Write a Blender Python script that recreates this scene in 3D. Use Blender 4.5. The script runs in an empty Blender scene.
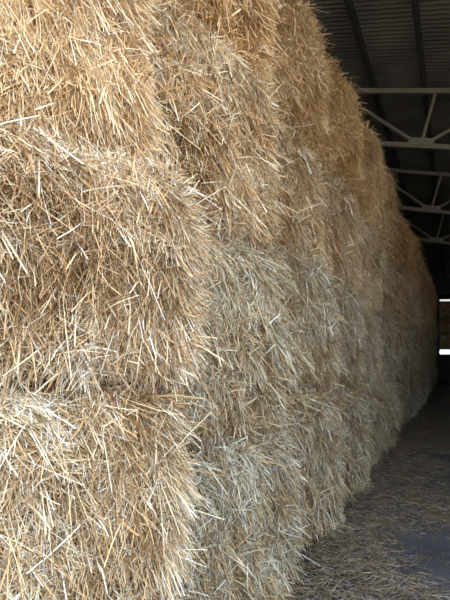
import bpy, bmesh, math
import numpy as np
from mathutils import Vector, Matrix

scene = bpy.context.scene
COL = scene.collection
rad = math.radians

# ------------------------------------------------------------------ camera
F = 450.0                                   # focal length in pixels of the 450x600 frame
YAW = math.atan2(453 - 225, F)
EYE = 1.6
cam_d = bpy.data.cameras.new('camera')
cam = bpy.data.objects.new('camera', cam_d)
COL.objects.link(cam)
cam.location = (0, 0, EYE)
cam.rotation_euler = (rad(90), 0, YAW)
cam_d.sensor_width = 36
cam_d.sensor_fit = 'AUTO'
cam_d.lens = F / 600 * 36
cam_d.shift_y = 50 / 600
cam_d.clip_start = 0.02
cam_d.clip_end = 300
scene.camera = cam

# ------------------------------------------------------------------ sky, light, exposure
world = bpy.data.worlds.new('sky')
scene.world = world
world.use_nodes = True
wn = world.node_tree
bg = wn.nodes['Background']
# overcast-bright sky: about three times brighter overhead than at the horizon
g = wn.nodes.new('ShaderNodeTexCoord')
sx = wn.nodes.new('ShaderNodeSeparateXYZ')
cr = wn.nodes.new('ShaderNodeValToRGB')
cr.color_ramp.elements[0].position = 0.0; cr.color_ramp.elements[0].color = (0.20, 0.23, 0.26, 1)
cr.color_ramp.elements[1].position = 0.8; cr.color_ramp.elements[1].color = (0.86, 0.93, 1.0, 1)
wn.links.new(g.outputs['Generated'], sx.inputs['Vector'])
wn.links.new(sx.outputs['Z'], cr.inputs['Fac'])
wn.links.new(cr.outputs['Color'], bg.inputs['Color'])
bg.inputs['Strength'].default_value = 5.0

sun_d = bpy.data.lights.new('sun', 'SUN')
sun_d.energy = 9.0
sun_d.angle = rad(1)
sun_d.color = (1.0, 0.91, 0.78)
sun = bpy.data.objects.new('sun', sun_d)
COL.objects.link(sun)
SUN_DIR = Vector((0.36, -0.34, -0.87))       # the way the light travels
sun.rotation_euler = SUN_DIR.to_track_quat('-Z', 'Y').to_euler()

vs = scene.view_settings
vs.view_transform = 'Standard'
vs.look = 'None'
vs.gamma = 1.0
vs.use_curve_mapping = False
vs.exposure = 0.62
scene.cycles.max_bounces = 6
scene.cycles.diffuse_bounces = 4

# ------------------------------------------------------------------ helpers
def tag(o, label=None, cat=None, group=None, kind=None):
    if label: o['label'] = label
    if cat: o['category'] = cat
    if group: o['group'] = group
    if kind: o['kind'] = kind
    return o

def link(name, me, mat=None, parent=None):
    o = bpy.data.objects.new(name, me)
    COL.objects.link(o)
    if mat is not None and me is not None and not me.materials:
        me.materials.append(mat)
    if parent is not None:
        o.parent = parent
    return o

def mesh_np(name, V, Q, tone=None, smooth=False):
    me = bpy.data.meshes.new(name)
    nv, nf = len(V), len(Q)
    k = Q.shape[1]
    me.vertices.add(nv)
    me.vertices.foreach_set('co', V.astype(np.float32).ravel())
    me.loops.add(nf * k)
    me.loops.foreach_set('vertex_index', Q.astype(np.int32).ravel())
    me.polygons.add(nf)
    me.polygons.foreach_set('loop_start', np.arange(0, nf * k, k, dtype=np.int32))
    me.polygons.foreach_set('loop_total', np.full(nf, k, dtype=np.int32))
    if smooth:
        me.polygons.foreach_set('use_smooth', np.ones(nf, dtype=bool))
    if tone is not None:
        a = me.attributes.new('tone', 'FLOAT', 'POINT')
        a.data.foreach_set('value', tone.astype(np.float32))
    me.update(calc_edges=True)
    return me

def boxmesh(name, x0, x1, y0, y1, z0, z1, bevel=0.0):
    bm = bmesh.new()
    bmesh.ops.create_cube(bm, size=1)
    for v in bm.verts:
        v.co = Vector((x0 + (v.co.x + .5) * (x1 - x0), y0 + (v.co.y + .5) * (y1 - y0), z0 + (v.co.z + .5) * (z1 - z0)))
    if bevel:
        bmesh.ops.bevel(bm, geom=bm.edges[:], offset=bevel, segments=2, affect='EDGES')
    me = bpy.data.meshes.new(name)
    bm.to_mesh(me); bm.free()
    return me

def beam(name, a, b, w, h, mat, parent=None, bevel=0.004, round_=False):
    a, b = Vector(a), Vector(b)
    d = b - a
    L = d.length
    bm = bmesh.new()
    if round_:
        bmesh.ops.create_cone(bm, cap_ends=True, segments=14, radius1=w / 2, radius2=w / 2, depth=L)
        for v in bm.verts: v.co = Vector((v.co.z, v.co.x, v.co.y))
    else:
        bmesh.ops.create_cube(bm, size=1)
        for v in bm.verts: v.co = Vector((v.co.x * L, v.co.y * w, v.co.z * h))
        if bevel: bmesh.ops.bevel(bm, geom=bm.edges[:], offset=bevel, segments=2, affect='EDGES')
    q = d.to_track_quat('X', 'Z')
    bmesh.ops.transform(bm, matrix=Matrix.Translation((a + b) / 2) @ q.to_matrix().to_4x4(), verts=bm.verts)
    me = bpy.data.meshes.new(name)
    bm.to_mesh(me); bm.free()
    return link(name, me, mat, parent)

# smooth lattice noise in three dimensions, about -1..1
class Noise:
    def __init__(self, seed):
        self.t = np.random.RandomState(seed).uniform(-1, 1, (32, 32, 32))
    def __call__(self, p, freq):
        q = p * freq + 100.37
        i = np.floor(q).astype(int)
        f = q - i
        f = f * f * (3 - 2 * f)
        r = 0
        for dx in (0, 1):
            for dy in (0, 1):
                for dz in (0, 1):
                    w = (f[:, 0] if dx else 1 - f[:, 0]) * (f[:, 1] if dy else 1 - f[:, 1]) * (f[:, 2] if dz else 1 - f[:, 2])
                    r = r + w * self.t[(i[:, 0] + dx) % 32, (i[:, 1] + dy) % 32, (i[:, 2] + dz) % 32]
        return r

# ------------------------------------------------------------------ materials
def new_mat(name):
    m = bpy.data.materials.new(name)
    m.use_nodes = True
    nt = m.node_tree
    b = nt.nodes['Principled BSDF']
    return m, nt, b

def ramp(nt, stops):
    r = nt.nodes.new('ShaderNodeValToRGB')
    els = r.color_ramp.elements
    while len(els) < len(stops): els.new(0.5)
    for e, (p, c) in zip(els, stops):
        e.position = p; e.color = (*c, 1)
    return r

STRAW = [(0.0, (0.15, 0.085, 0.04)), (0.15, (0.38, 0.22, 0.095)), (0.34, (0.60, 0.40, 0.20)),
         (0.55, (0.68, 0.56, 0.38)), (0.78, (0.79, 0.72, 0.58)), (1.0, (0.90, 0.89, 0.83))]

def tinted(nt, col_out, b):
    oi = nt.nodes.new('ShaderNodeObjectInfo')
    mx = nt.nodes.new('ShaderNodeMix'); mx.data_type = 'RGBA'; mx.blend_type = 'MULTIPLY'
    mx.inputs['Factor'].default_value = 1
    nt.links.new(col_out, mx.inputs['A']); nt.links.new(oi.outputs['Color'], mx.inputs['B'])
    nt.links.new(mx.outputs['Result'], b.inputs['Base Color'])

M_straw, nt, b = new_mat('straw_stalks')
at = nt.nodes.new('ShaderNodeAttribute'); at.attribute_name = 'tone'
r = ramp(nt, STRAW)
nt.links.new(at.outputs['Fac'], r.inputs['Fac'])
tinted(nt, r.outputs['Color'], b)
b.inputs['Roughness'].default_value = 0.36
b.inputs['Specular IOR Level'].default_value = 0.45

M_body, nt, b = new_mat('packed_straw')
tc = nt.nodes.new('ShaderNodeTexCoord')
mp = nt.nodes.new('ShaderNodeMapping'); mp.inputs['Scale'].default_value = (14, 90, 12)
n1 = nt.nodes.new('ShaderNodeTexNoise'); n1.inputs['Scale'].default_value = 1.0; n1.inputs['Detail'].default_value = 5
n1.inputs['Distortion'].default_value = 1.5
nt.links.new(tc.outputs['Object'], mp.inputs['Vector']); nt.links.new(mp.outputs['Vector'], n1.inputs['Vector'])
r = ramp(nt, [(0.32, (0.12, 0.07, 0.03)), (0.5, (0.36, 0.23, 0.11)), (0.68, (0.55, 0.4, 0.22))])
nt.links.new(n1.outputs['Fac'], r.inputs['Fac'])
tinted(nt, r.outputs['Color'], b)
bp = nt.nodes.new('ShaderNodeBump'); bp.inputs['Distance'].default_value = 0.02
nt.links.new(n1.outputs['Fac'], bp.inputs['Height']); nt.links.new(bp.outputs['Normal'], b.inputs['Normal'])
b.inputs['Roughness'].default_value = 0.9

M_floor, nt, b = new_mat('worn_concrete')
tc = nt.nodes.new('ShaderNodeTexCoord')
n1 = nt.nodes.new('ShaderNodeTexNoise'); n1.inputs['Scale'].default_value = 2.2; n1.inputs['Detail'].default_value = 8
n2 = nt.nodes.new('ShaderNodeTexNoise'); n2.inputs['Scale'].default_value = 60; n2.inputs['Detail'].default_value = 4
for n in (n1, n2): nt.links.new(tc.outputs['Object'], n.inputs['Vector'])
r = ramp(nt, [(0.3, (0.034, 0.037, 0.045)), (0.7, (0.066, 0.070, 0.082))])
mm = nt.nodes.new('ShaderNodeMath'); mm.operation = 'MULTIPLY_ADD'
mm.inputs[1].default_value = 0.35
nt.links.new(n2.outputs['Fac'], mm.inputs[0]); 
m2 = nt.nodes.new('ShaderNodeMath'); m2.operation = 'MULTIPLY'; m2.inputs[1].default_value = 0.65
nt.links.new(n1.outputs['Fac'], m2.inputs[0]); nt.links.new(m2.outputs[0], mm.inputs[2])
nt.links.new(mm.outputs[0], r.inputs['Fac']); nt.links.new(r.outputs['Color'], b.inputs['Base Color'])
bp = nt.nodes.new('ShaderNodeBump'); bp.inputs['Distance'].default_value = 0.004
nt.links.new(n2.outputs['Fac'], bp.inputs['Height']); nt.links.new(bp.outputs['Normal'], b.inputs['Normal'])
b.inputs['Roughness'].default_value = 0.85
b.inputs['Specular IOR Level'].default_value = 0.25

def metal(name, c1, c2, rough, met, scale=3.0):
    m, nt, b = new_mat(name)
    tc = nt.nodes.new('ShaderNodeTexCoord')
    n = nt.nodes.new('ShaderNodeTexNoise'); n.inputs['Scale'].default_value = scale; n.inputs['Detail'].default_value = 6
    nt.links.new(tc.outputs['Object'], n.inputs['Vector'])
    r = ramp(nt, [(0.35, c1), (0.65, c2)])
    nt.links.new(n.outputs['Fac'], r.inputs['Fac']); nt.links.new(r.outputs['Color'], b.inputs['Base Color'])
    b.inputs['Roughness'].default_value = rough; b.inputs['Metallic'].default_value = met
    return m
M_roof = metal('corrugated_iron', (0.085, 0.078, 0.066), (0.135, 0.125, 0.105), 0.45, 0.35, 1.5)
M_steel = metal('painted_steel', (0.085, 0.066, 0.045), (0.11, 0.088, 0.062), 0.6, 0.1, 8)
M_purlin = metal('dark_steel', (0.022, 0.021, 0.020), (0.04, 0.038, 0.034), 0.6, 0.2, 8)
M_wall = metal('dark_wall_cladding', (0.025, 0.025, 0.026), (0.04, 0.04, 0.04), 0.8, 0.0, 4)
M_white = metal('whitewashed_concrete', (0.78, 0.78, 0.77), (0.85, 0.85, 0.84), 0.8, 0.0, 4)
M_yard = metal('pale_yard', (0.30, 0.28, 0.24), (0.40, 0.37, 0.32), 0.9, 0.0, 0.7)

# ------------------------------------------------------------------ shed shell
SHED_Y0, SHED_Y1 = 1.5, 26.0
XL, XR = -6.0, 4.6
SL = -0.26
def top_h(x): return 5.38 + SL * (x + 1.04)          # top face of the roof trusses
ROOF_UP = 0.13

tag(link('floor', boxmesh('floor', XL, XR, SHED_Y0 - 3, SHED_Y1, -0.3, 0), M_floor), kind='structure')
yard = tag(link('ground', boxmesh('ground', -60, 60, -60, 90, -0.5, -0.05), M_yard), kind='structure')

def corrugated(name, y0, y1, pitch, amp, mat):
    n = int((y1 - y0) / pitch * 8)
    ys = np.linspace(y0, y1, n + 1)
    zz = amp * np.cos(2 * np.pi * ys / pitch)
    xs = np.array([XL - 0.3, XR + 0.3])
    V = []
    for off in (0, 0.012):
        for x in xs:
            V.append(np.stack([np.full_like(ys, x), ys, top_h(x) + ROOF_UP + zz + off], 1))
    V = np.concatenate(V)
    m = n + 1
    i = np.arange(n)
    Q = [np.stack([i, i + m, i + m + 1, i + 1], 1)[:, ::-1], np.stack([i + 2 * m, i + 3 * m, i + 3 * m + 1, i + 2 * m + 1], 1),
         np.stack([i, i + 1, i + 2 * m + 1, i + 2 * m], 1), np.stack([i + m, i + m + 1, i + 3 * m + 1, i + 3 * m], 1)[:, ::-1]]
    me = mesh_np(name, V, np.concatenate(Q)[:, ::-1])
    return link(name, me, mat)
tag(corrugated('ceiling', SHED_Y0, SHED_Y1 + 0.2, 0.076, 0.011, M_roof), kind='structure')

def plate(name, x0, x1, z0, z1f, y, t, mat):
    """an upright wall across the shed whose top follows the roof; z1f gives the top height at x"""
    bm = bmesh.new()
    vs_ = []
    for yy in (y, y + t):
        vs_.append([bm.verts.new((x0, yy, z0)), bm.verts.new((x1, yy, z0)), bm.verts.new((x1, yy, z1f(x1))), bm.verts.new((x0, yy, z1f(x0)))])
    a, c = vs_
    bm.faces.new(a); bm.faces.new(c[::-1])
    for k in range(4):
        bm.faces.new([a[k], c[k], c[(k + 1) % 4], a[(k + 1) % 4]])
    bmesh.ops.recalc_face_normals(bm, faces=bm.faces)
    me = bpy.data.meshes.new(name); bm.to_mesh(me); bm.free()
    return link(name, me, mat)

# far gable wall: low wall, opening above it, cladding over the opening
tag(plate('wall_back', XL, XR, 0, lambda x: 1.38, SHED_Y1, 0.15, M_wall), kind='structure')
tag(plate('wall_back_upper', XL, XR, 4.50, lambda x: top_h(x) + ROOF_UP - 0.03, SHED_Y1, 0.1, M_wall), kind='structure')
tag(plate('wall_back_side', XL, -0.62, 1.34, lambda x: 4.50, SHED_Y1, 0.1, M_wall), kind='structure')
tag(plate('wall_back_outer', 0.9, XR, 1.34, lambda x: 4.50, SHED_Y1, 0.1, M_wall), kind='structure')  # unseen piece added to shut daylight out of the far end
tag(link('wall_right', boxmesh('wall_right', XR, XR + 0.1, SHED_Y0, SHED_Y1, 0, top_h(XR) + ROOF_UP - 0.03), M_wall), kind='structure')  # unseen wall, set close in to cut light on the far stacks
tag(link('wall_left', boxmesh('wall_left', XL - 0.1, XL, SHED_Y0, SHED_Y1, 0, top_h(XL) + ROOF_UP - 0.03), M_wall), kind='structure')

# ------------------------------------------------------------------ purlins and trusses
PX = [-5.06, -4.39, -3.72, -3.05, -2.38, -1.71, -1.04, -0.37, 0.30, 0.97, 1.64, 2.31, 2.98, 3.65, 4.32, 4.99, 5.66]
plab = {6: 'dark steel roof purlin just right of the straw stack top, first clear of the straw',
        7: 'dark steel roof purlin crossing above the three-way joint of the nearest truss',
        8: 'dark steel roof purlin, third one clear of the straw, nearest the picture edge'}
for i, x in enumerate(PX):
    if i not in (5, 6, 7, 8): continue
    z = top_h(x)
    bm_o = link('roof_purlin', None)
    me = boxmesh('roof_purlin', -0.02, 0.02, SHED_Y0, SHED_Y1, 0.0, 0.112, 0.003)
    o = bm_o
    bpy.data.objects.remove(o)
    o = link('roof_purlin', me, M_purlin)
    o.location = (x, 0, z); o.rotation_euler = (0, math.atan(-SL), 0)
    tag(o, plab.get(i, 'dark steel roof purlin hidden mostly above the straw stack top'), 'purlin', 'purlins under the roof sheets')

def truss(y, label):
    t = link('roof_truss', None)
    t.location = (-0.39, y, top_h(-0.39))
    tag(t, label, 'roof truss', 'steel trusses across the shed')
    def P(x, dz): return (x + 0.39, 0, top_h(x) - top_h(-0.39) + dz)
    D = 0.80
    beam('top_chord', P(XL + .05, -0.045), P(XR - .05, -0.045), 0.06, 0.07, M_steel, t)
    beam('bottom_chord', P(XL + .05, -D), P(XR - .05, -D), 0.06, 0.065, M_steel, t)
    k = -2
    while True:
        xb = -0.39 + k * 2.3
        k += 1
        if xb < XL + 1.2: continue
        if xb > XR - 1: break
        beam('diagonal_strut', P(xb - 0.05, -D + .03), P(xb - 1.15, -0.06), 0.055, 0.055, M_steel, t, round_=True)
        beam('diagonal_strut', P(xb + 0.05, -D + .03), P(xb + 1.10, -0.06), 0.055, 0.055, M_steel, t, round_=True)
        beam('upright_strut', P(xb, -D + .03), P(xb + 0.18, -0.06), 0.05, 0.05, M_steel, t, round_=True)
        g = beam('gusset_plate', P(xb - 0.16, -D + 0.05), P(xb + 0.16, -D + 0.05), 0.085, 0.10, M_steel, t)
    return t
TY = [6.76, 10.0, 12.9]
TL = ['painted steel roof truss closest to the viewer, joint plate on its lower chord',
      'second roof truss from the front, dim grey, behind the nearest truss',
      'third roof truss from the front, faint in the dark of the shed',
      'fourth roof truss, barely lit, beyond the third one',
      'fifth roof truss, almost lost in the dark shed',
      'roof truss closest to the far end wall of the shed']
for y, l in zip(TY, TL): truss(y, l)

# ------------------------------------------------------------------ straw bales
BODY_R = 0.16
def make_fields(seed):
    return Noise(seed), Noise(seed + 1), Noise(seed + 2)

def surf(p, dims, nz, wedge, lump=1.0):
    """p: points on the box (x in -d..0, y in -w/2..w/2, z in 0..h) -> surface point and normal of the bale"""
    d, w, h = dims
    lo = np.array([-d, -w / 2, 0.0]); hi = np.array([0.0, w / 2, h])
    R = np.array([BODY_R, BODY_R * 1.3, BODY_R * 1.0])
    q = np.clip(p, lo + R, hi - R)
    dv = (p - q) / R
    L = np.linalg.norm(dv, axis=1, keepdims=True) + 1e-9
    n = dv / L
    s = q + n * R
    na, nb, nc = nz
    disp = 0.055 * na(p, 2.6) + 0.034 * nb(p, 7.0) + 0.016 * nc(p, 17)
    front = np.clip(n[:, 0], 0, 1)
    # slack belly between seams and shallow upright grooves where the twine bites in
    v = p[:, 2] / h
    disp = disp * lump + front * (0.035 * np.sin(np.pi * np.clip(v, 0, 1)) - 0.012)
    groove = np.abs(((p[:, 1] + w / 2) / (w / 6)) % 1 - 0.5) * 2
    disp += front * (-0.018 * np.clip(1 - groove / 0.22, 0, 1) ** 1.0 if False else -0.020 * np.exp(-((1 - groove) / 0.16) ** 2) * (0.6 + 0.4 * na(p, 1.7)))
    disp = disp * np.where(front > 0, 0.2 + 0.8 * front, 0.2)
    s = s + n * disp[:, None]
    if wedge:
        k = np.clip(1 + p[:, 0] / d, 0, 1)
        s[:, 0] += wedge * (p[:, 1] - w / 2) * k
    return s, n

def body_mesh(name, dims, nz, wedge, step):
    d, w, h = dims
    bm = bmesh.new()
    def grid(f, nu, nv, flip):
        vs_ = [[bm.verts.new(f(i / nu, j / nv)) for j in range(nv + 1)] for i in range(nu + 1)]
        for i in range(nu):
            for j in range(nv):
                q = [vs_[i][j], vs_[i + 1][j], vs_[i + 1][j + 1], vs_[i][j + 1]]
                bm.faces.new(q[::-1] if flip else q)
    ny, nzz, nx = int(w / step), int(h / step), int(d / (step * 3))
    Y = lambda u: -w / 2 + u * w
    for x, fl in ((0, False), (-d, True)):
        grid(lambda u, v: (x, Y(u), v * h), ny, nzz, fl)
    for y, fl in ((-w / 2, False), (w / 2, True)):
        grid(lambda u, v: (-d + u * d, y, v * h), nx, nzz, fl)
    for z, fl in ((0, True), (h, False)):
        grid(lambda u, v: (-d + u * d, Y(v), z), nx, ny, fl)
    bmesh.ops.remove_doubles(bm, verts=bm.verts, dist=1e-4)
    p = np.array([v.co for v in bm.verts])
    s, n = surf(p, dims, nz, wedge)
    for v, c in zip(bm.verts, s): v.co = c
    bmesh.ops.recalc_face_normals(bm, faces=bm.faces)
    for f in bm.faces: f.smooth = True
    me = bpy.data.meshes.new(name)
    bm.to_mesh(me); bm.free()
    me.materials.append(M_body)
    return me

def ribbons(P0, D, S, N, L, W, bend, rings, vee, tone, kink=None):
    """stalks: start P0, unit direction D, side S, bend vector, length L, width W -> verts, faces, tone"""
    n = len(P0)
    ts = np.linspace(0, 1, rings)
    B = np.cross(D, S)
    rowv = []
    for k, t in enumerate(ts):
        c = P0 + D * (L * t)[:, None] + bend * (t * t)
        wk = W * (1.0 if 0 < t < 1 else 0.75)
        if vee:
            rowv += [c - S * (wk / 2)[:, None], c + B * (wk * 0.38)[:, None], c + S * (wk / 2)[:, None]]
        else:
            rowv += [c - S * (wk / 2)[:, None], c + S * (wk / 2)[:, None]]
    m = 3 if vee else 2
    nv = rings * m
    V = np.stack(rowv, 1).reshape(n * nv, 3)
    base = (np.arange(n) * nv)[:, None]
    Q = []
    for k in range(rings - 1):
        for j in range(m - 1):
            a = k * m + j
            Q.append(base + np.array([[a, a + 1, a + m + 1, a + m]]))
    Q = np.stack(Q, 1).reshape(-1, 4)
    T = np.repeat(tone, nv)
    return V, Q, T

def unit(a): return a / (np.linalg.norm(a, axis=1, keepdims=True) + 1e-9)

def straw_mesh(name, dims, nz, wedge, seed, n, wid, lmean, rings, vee, tuft=1.0):
    d, w, h = dims
    rs = np.random.RandomState(seed)
    na, nb, nc = nz
    # where the stalks root: front, both side strips, top and bottom strips
    kind = rs.choice(5, n, p=[0.72, 0.07, 0.13, 0.04, 0.04])
    p = np.zeros((n, 3))
    p[:, 0] = 0
    p[:, 1] = rs.uniform(-w / 2, w / 2, n)
    p[:, 2] = rs.uniform(0, h, n)
    back = -rs.uniform(0, 1, n) ** 1.3 * 0.5
    for kk, ax, val in ((1, 1, -w / 2), (2, 1, w / 2), (3, 2, 0.0), (4, 2, h)):
        m = kind == kk
        p[m, 0] = back[m]; p[m, ax] = val
    # gather the roots into wisps
    nw = n // 26
    wid_id = rs.randint(0, nw, n)
    wis_ang = rs.normal(0, 0.55, nw)
    wis_out = rs.uniform(0, 1, nw) ** 1.8
    wis_tone = rs.normal(0, 0.13, nw)
    # wisp id by place: hash of a jittered cell
    cell = 0.055
    jit = p + rs.normal(0, 0.012, (n, 3))
    ci = np.floor(jit / cell).astype(int)
    hid = (ci[:, 0] * 73856093 ^ ci[:, 1] * 19349663 ^ ci[:, 2] * 83492791) % nw
    s, nn = surf(p, dims, nz, wedge)
    down = np.tile(np.array([0, 0, -1.0]), (n, 1))
    tan = unit(down - nn * np.sum(down * nn, 1, keepdims=True) + 1e-3)
    side = unit(np.cross(nn, tan) + 1e-4)
    fa = 1.0 * nb(p, 3.2) + 0.7 * nc(p, 8.0)
    ang = fa + wis_ang[hid] + rs.normal(0, 0.55, n)
    wild = rs.uniform(0, 1, n) < 0.38
    ang = np.where(wild, rs.uniform(-np.pi, np.pi, n), ang)
    flip = rs.uniform(0, 1, n) < 0.25
    dirv = tan * np.cos(ang)[:, None] + side * np.sin(ang)[:, None]
    dirv = np.where(flip[:, None], -dirv, dirv)
    # how far they stand out of the face; more so at the low edge and the far upright edge
    edge = np.exp(-((p[:, 1] - w / 2) / 0.10) ** 2) + 0.5 * np.exp(-((p[:, 2] - h) / 0.12) ** 2) + 0.5 * np.exp(-((p[:, 2]) / 0.10) ** 2)
    edge += np.where(kind == 2, 0.6, 0)
    out = 0.05 + 0.30 * wis_out[hid] + 0.25 * rs.uniform(0, 1, n) ** 3 + tuft * 0.38 * edge * rs.uniform(0, 1, n)
    out += np.where(rs.uniform(0, 1, n) < 0.04, 0.5, 0)
    D = unit(dirv * np.cos(out)[:, None] + nn * np.sin(out)[:, None] + rs.normal(0, 0.05, (n, 3)))
    L = lmean * np.exp(rs.normal(0, 0.42, n))
    L = np.clip(L, 0.025, 0.30)
    W = wid * np.exp(rs.normal(-0.08, 0.42, n))
    lift = rs.uniform(-0.02, 0.03, n) + 0.03 * (wis_out[hid] - 0.35)
    P0 = s + nn * lift[:, None] - D * (L * rs.uniform(0.15, 0.55, n))[:, None]
    bend = rs.normal(0, 0.15, (n, 3)) * L[:, None]
    bend[:, 2] -= (0.10 + 0.30 * np.sin(out)) * L * rs.uniform(0.2, 1.3, n)
    S = unit(np.cross(D, unit(nn + rs.normal(0, 0.55, (n, 3)))))
    tone = 0.50 + 0.16 * na(p, 1.6) + 0.14 * nb(p, 5.0) + wis_tone[hid] + rs.normal(0, 0.25, n)
    tone = tone - 0.22 * np.clip(nb(p + 7.7, 4.0) - 0.25, 0, 1) * 1.6
    tone = np.where(lift < 0.0, tone - 0.10, tone)
    tone = np.clip(tone, 0.02, 1.0)
    # combed tufts that spill out of the far upright edge and the seams
    nt_ = int(34 * tuft * h)
    per = max(20, n // 420)
    m = nt_ * per
    ti = np.repeat(np.arange(nt_), per)
    where = rs.uniform(0, 1, nt_)
    cp = np.zeros((nt_, 3))
    onedge = where < 0.55
    cp[:, 1] = np.where(onedge, w / 2 - rs.uniform(0.0, 0.10, nt_), rs.uniform(-w / 2, w / 2, nt_))
    cp[:, 2] = np.where(onedge, rs.uniform(0.1, 1, nt_) * h, np.where(where < 0.8, h * rs.uniform(0.86, 0.97, nt_), rs.uniform(0.1, 1, nt_) * h))
    spread = rs.uniform(0.02, 0.055, nt_)
    pt = cp[ti] + rs.normal(0, 1, (m, 3)) * spread[ti][:, None]
    pt[:, 0] = 0
    pt[:, 1] = np.clip(pt[:, 1], -w / 2, w / 2); pt[:, 2] = np.clip(pt[:, 2], 0, h)
    st, nt2 = surf(pt, dims, nz, wedge)
    td = np.stack([rs.uniform(0.25, 0.9, nt_), np.where(onedge, rs.uniform(0.1, 0.8, nt_), rs.normal(0, 0.4, nt_)), -rs.uniform(0.3, 1.7, nt_)], 1)
    D2 = unit(unit(td)[ti] + rs.normal(0, 0.17, (m, 3)))
    L2 = np.clip(lmean * 1.5 * np.exp(rs.normal(0, 0.30, m)), 0.03, 0.34)
    W2 = wid * 1.05 * np.exp(rs.normal(0, 0.3, m))
    Q0 = st - D2 * (L2 * 0.35)[:, None]
    b2 = rs.normal(0, 0.06, (m, 3)) * L2[:, None]; b2[:, 2] -= 0.28 * L2
    S2 = unit(np.cross(D2, unit(nt2 + rs.normal(0, 0.5, (m, 3)))))
    t2 = np.clip(rs.normal(0.56, 0.11, nt_)[ti] + rs.normal(0, 0.17, m), 0.02, 1)
    P0 = np.concatenate([P0, Q0]); D = np.concatenate([D, D2]); S = np.concatenate([S, S2]); L = np.concatenate([L, L2])
    W = np.concatenate([W, W2]); bend = np.concatenate([bend, b2]); tone = np.concatenate([tone, t2])
    V, Q, T = ribbons(P0, D, S, None, L, W, bend, rings, vee, tone)
    me = mesh_np(name, V, Q, T)
    me.materials.append(M_straw)
    return me

ORD = ['', 'first', 'second', 'third', 'fourth', 'fifth', 'sixth', 'seventh', 'eighth', 'ninth', 'tenth', 'eleventh',
       'twelfth', 'thirteenth', 'fourteenth', 'fifteenth', 'sixteenth', 'seventeenth', 'eighteenth', 'nineteenth']
DEPTH = 2.4
H = 1.14
W1 = 1.30

def put_bale(body, straw, loc, sc, color, label, flip=False):
    o = link('straw_bale', body)
    o.location = loc; o.scale = sc
    o.color = (*color, 1)
    tag(o, label, 'straw bale', 'big straw bales stacked along the shed')
    c = link('loose_straw', straw, parent=o)
    c.color = (*color, 1)
    c['kind'] = 'stuff'
    return o

LIT_GOLD = (1.10, 0.90, 0.64)  # warm light on the upper bales, put into their tint
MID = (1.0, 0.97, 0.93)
SHADE_GREY = (0.60, 0.655, 0.68)  # cool shade on the lower bales, put into their tint
def lerp(a, b, t): return tuple(x + (y - x) * t for x, y in zip(a, b))

# nearest stack: four bales of its own, slumped so that the near edge falls back
near_z = [0.0, 0.76, 1.50, 2.30, 3.40, 4.5]
near_names = ['bottom straw bale of the nearest stack, at the lower left',
              'straw bale second from the floor in the nearest stack, straws combed down',
              'straw bale at eye level in the nearest stack, tuft at its far edge',
              'bright golden straw bale of the nearest stack, fourth from the floor, upper left',
              'topmost straw bale of the nearest stack with hanging fringe, upper left corner']
NW = 1.32
for k in range(5):
    h = near_z[k + 1] - near_z[k] - 0.01
    dims = (DEPTH, NW, h)
    nz = make_fields(100 + 7 * k)
    wd = [0.40, 0.40, 0.40, 0.30, 0.27][k]
    body = body_mesh('straw_bale', dims, nz, wd, 0.035)
    cnt = [9000, 30000, 38000, 46000, 22000][k]
    straw = straw_mesh('loose_straw', dims, nz, wd, 500 + k, cnt, 0.0028, 0.088, 4, True, 1.2)
    x = [-0.93, -0.92, -0.90, -1.12, -1.14][k]
    col = [(0.90, 0.91, 0.93), (0.94, 0.95, 0.96), lerp((0.94, 0.94, 0.96), LIT_GOLD, .08), lerp((1.06, 1.0, 0.93), LIT_GOLD, .4), (1.12, 0.98, 0.80)][k]  # light painted in: lower bales dimmed, upper ones warmer and brighter
    put_bale(body, straw, (x, 1.50 - NW / 2, near_z[k]), (1, 1, 1), col, near_names[k])

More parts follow.
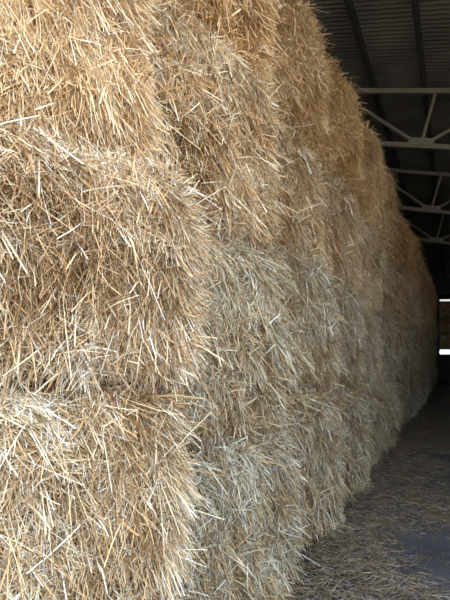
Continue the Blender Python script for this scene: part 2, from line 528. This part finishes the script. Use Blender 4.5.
# shared bale shapes for the rest of the wall
dims = (DEPTH, W1 - 0.03, H)
NV = 6
var = []
for s in range(NV):
    nz = make_fields(200 + 11 * s)
    body = body_mesh('straw_bale', dims, nz, 0.16, 0.045)
    hi = straw_mesh('loose_straw', dims, nz, 0.16, 700 + s, 26000, 0.0037, 0.098, 4, True, 1.2)
    lo = straw_mesh('loose_straw', dims, nz, 0.16, 800 + s, 12000, 0.0050, 0.10, 3, False, 1.2)
    var.append((body, hi, lo))
LAYER = ['bottom', 'second', 'third', 'top']
rs = np.random.RandomState(5)
NCOL = 17
for c in range(1, NCOL + 1):
    y = 1.52 + W1 * (c - 0.5)
    hs = 1 + rs.uniform(-0.09, 0.09, 4); hs *= 4 / hs.sum()
    for k in range(4):
        t = k / 3
        jit = rs.uniform(-0.07, 0.06) if c < 5 else rs.uniform(-0.10, 0.08)
        if c <= 6: x = [-0.93, -0.97, -0.99, -1.01][k]
        if c <= 2: x = [-0.94, -1.00, -1.08, -1.11][k]; jit *= 0.4
        if k == 3 and 2 < c <= 5: x = [-1.01, -0.93, -0.92][c - 3]; jit = 0
        if c > 6: x = -0.86 if c == 7 else -0.80; jit *= 0.4
        if c >= 10: x = -0.73
        sz = 1.0 if c <= 6 else 0.955 if c < 9 else 0.94
        zoff = hs[:k].sum() * H * sz
        col = [lerp(SHADE_GREY, MID, rs.uniform(0, .2)), lerp(SHADE_GREY, MID, rs.uniform(.25, .65)), lerp(MID, LIT_GOLD, rs.uniform(.05, .45)), lerp(MID, LIT_GOLD, rs.uniform(.7, 1.0))][k]
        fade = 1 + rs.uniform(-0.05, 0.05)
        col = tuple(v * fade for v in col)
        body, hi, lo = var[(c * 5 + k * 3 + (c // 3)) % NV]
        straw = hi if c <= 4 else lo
        tone = ['shade-tinted grey', 'greyish tan', 'pale gold', 'golden'][k]
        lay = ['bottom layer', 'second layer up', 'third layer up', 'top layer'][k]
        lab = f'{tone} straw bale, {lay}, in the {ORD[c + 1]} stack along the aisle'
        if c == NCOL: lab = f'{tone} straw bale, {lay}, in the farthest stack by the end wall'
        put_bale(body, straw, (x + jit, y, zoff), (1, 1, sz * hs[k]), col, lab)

# a loaded flat trailer beyond the end wall, seen through its opening
M_deck = metal('trailer_planks', (0.07, 0.055, 0.04), (0.11, 0.09, 0.065), 0.8, 0.0, 6)
tr = link('hay_trailer', None)
tr.location = (0.1, 28.6, -0.05)
tag(tr, 'flat trailer carrying stacked straw bales behind the far wall opening', 'trailer')
link('deck', boxmesh('deck', -3.6, 3.6, -1.25, 1.25, 1.67, 1.78, 0.01), M_deck, tr)
for sx in (-1, 1):
    link('bogie_frame', boxmesh('bogie_frame', sx * 3.0 - 0.35, sx * 3.0 + 0.35, -0.9, 0.9, 0.45, 1.67, 0.02), M_steel, tr)
    for sy in (-1, 1):
        beam('wheel', (sx * 3.0, sy * 0.92, 0.5), (sx * 3.0, sy * 1.17, 0.5), 1.0, 1.0, M_purlin, tr, round_=True)
nz = make_fields(333)
fd = (2.4, 1.25, 0.84)
fbody = body_mesh('straw_bale', fd, nz, 0, 0.10)
fstraw = straw_mesh('loose_straw', fd, nz, 0, 900, 2500, 0.010, 0.12, 3, False, 0.5)
for i in range(3):
    for k in range(3):
        o = link('straw_bale', fbody)
        o.location = (-0.45 + 1.28 * i, 27.42, 1.735 + k * 0.86)
        o.rotation_euler = (0, 0, rad(-90))
        o.color = (0.30, 0.25, 0.20, 1)
        tag(o, f'brown straw bale on the trailer beyond the far opening, {["lower", "middle", "upper"][k]} row, {["inner", "centre", "outer"][i]} column',
            'straw bale', 'straw bales on the trailer beyond the far opening')
        ch = link('loose_straw', fstraw, parent=o); ch.color = o.color; ch['kind'] = 'stuff'
tag(link('added_shade_roof', boxmesh('added_shade_roof', -4.5, 4.5, SHED_Y1 + 0.25, 33.0, 4.85, 4.92), M_roof), kind='structure')  # unseen roof added to keep daylight off the trailer bales

# ------------------------------------------------------------------ straw litter on the floor
def litter(name, n, seed, wid, lmean):
    rs = np.random.RandomState(seed)
    na, nb = Noise(seed), Noise(seed + 1)
    X = []
    tot = 0
    while tot < n:
        m = n * 2
        y = rs.uniform(0, 1, m) ** 1.35 * 21 + 0.8
        x = rs.uniform(-1.0, 2.2, m)
        q = np.stack([x, y * 0.6, np.zeros(m)], 1)
        dens = 1.25 - np.clip((x + 0.85) / (0.46 + 0.07 * y), 0, 9) + 0.75 * na(q, 1.9) + 0.5 * nb(q, 5.5)
        keep = rs.uniform(0, 1, m) < np.clip(dens * 1.3, 0.02, 1)
        X.append(np.stack([x, y], 1)[keep]); tot += keep.sum()
    X = np.concatenate(X)[:n]
    q = np.concatenate([X * [1, .6], np.zeros((n, 1))], 1)
    dens = np.clip(1.05 - np.clip((X[:, 0] + 0.85) / (0.46 + 0.07 * X[:, 1]), 0, 9) + 0.75 * na(q, 1.9), 0, 1.4)
    a = rs.uniform(-np.pi, np.pi, n)
    tilt = rs.normal(0, 0.10, n)
    D = unit(np.stack([np.cos(a), np.sin(a), tilt], 1))
    L = np.clip(lmean * np.exp(rs.normal(0, 0.45, n)), 0.02, 0.3)
    W = wid * np.exp(rs.normal(0, 0.3, n))
    z = 0.004 + rs.uniform(0, 1, n) * 0.035 * dens + np.abs(tilt) * L * 0.5
    P0 = np.concatenate([X, z[:, None]], 1) - D * (L / 2)[:, None]
    S = unit(np.cross(D, unit(np.stack([rs.normal(0, .4, n), rs.normal(0, .4, n), np.ones(n)], 1))))
    bend = rs.normal(0, 0.06, (n, 3)) * L[:, None]; bend[:, 2] = np.abs(bend[:, 2]) * 0.3
    tone = np.clip(rs.normal(0.5, 0.25, n), 0.02, 1)
    V, Q, T = ribbons(P0, D, S, None, L, W, bend, 3, True, tone)
    V[:, 2] = np.maximum(V[:, 2], 0.002)
    me = mesh_np(name, V, Q, T)
    return me
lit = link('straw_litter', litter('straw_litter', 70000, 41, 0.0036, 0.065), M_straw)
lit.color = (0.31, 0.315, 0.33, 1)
tag(lit, 'trodden loose straw strewn over the concrete beside the bales', 'straw', kind='stuff')
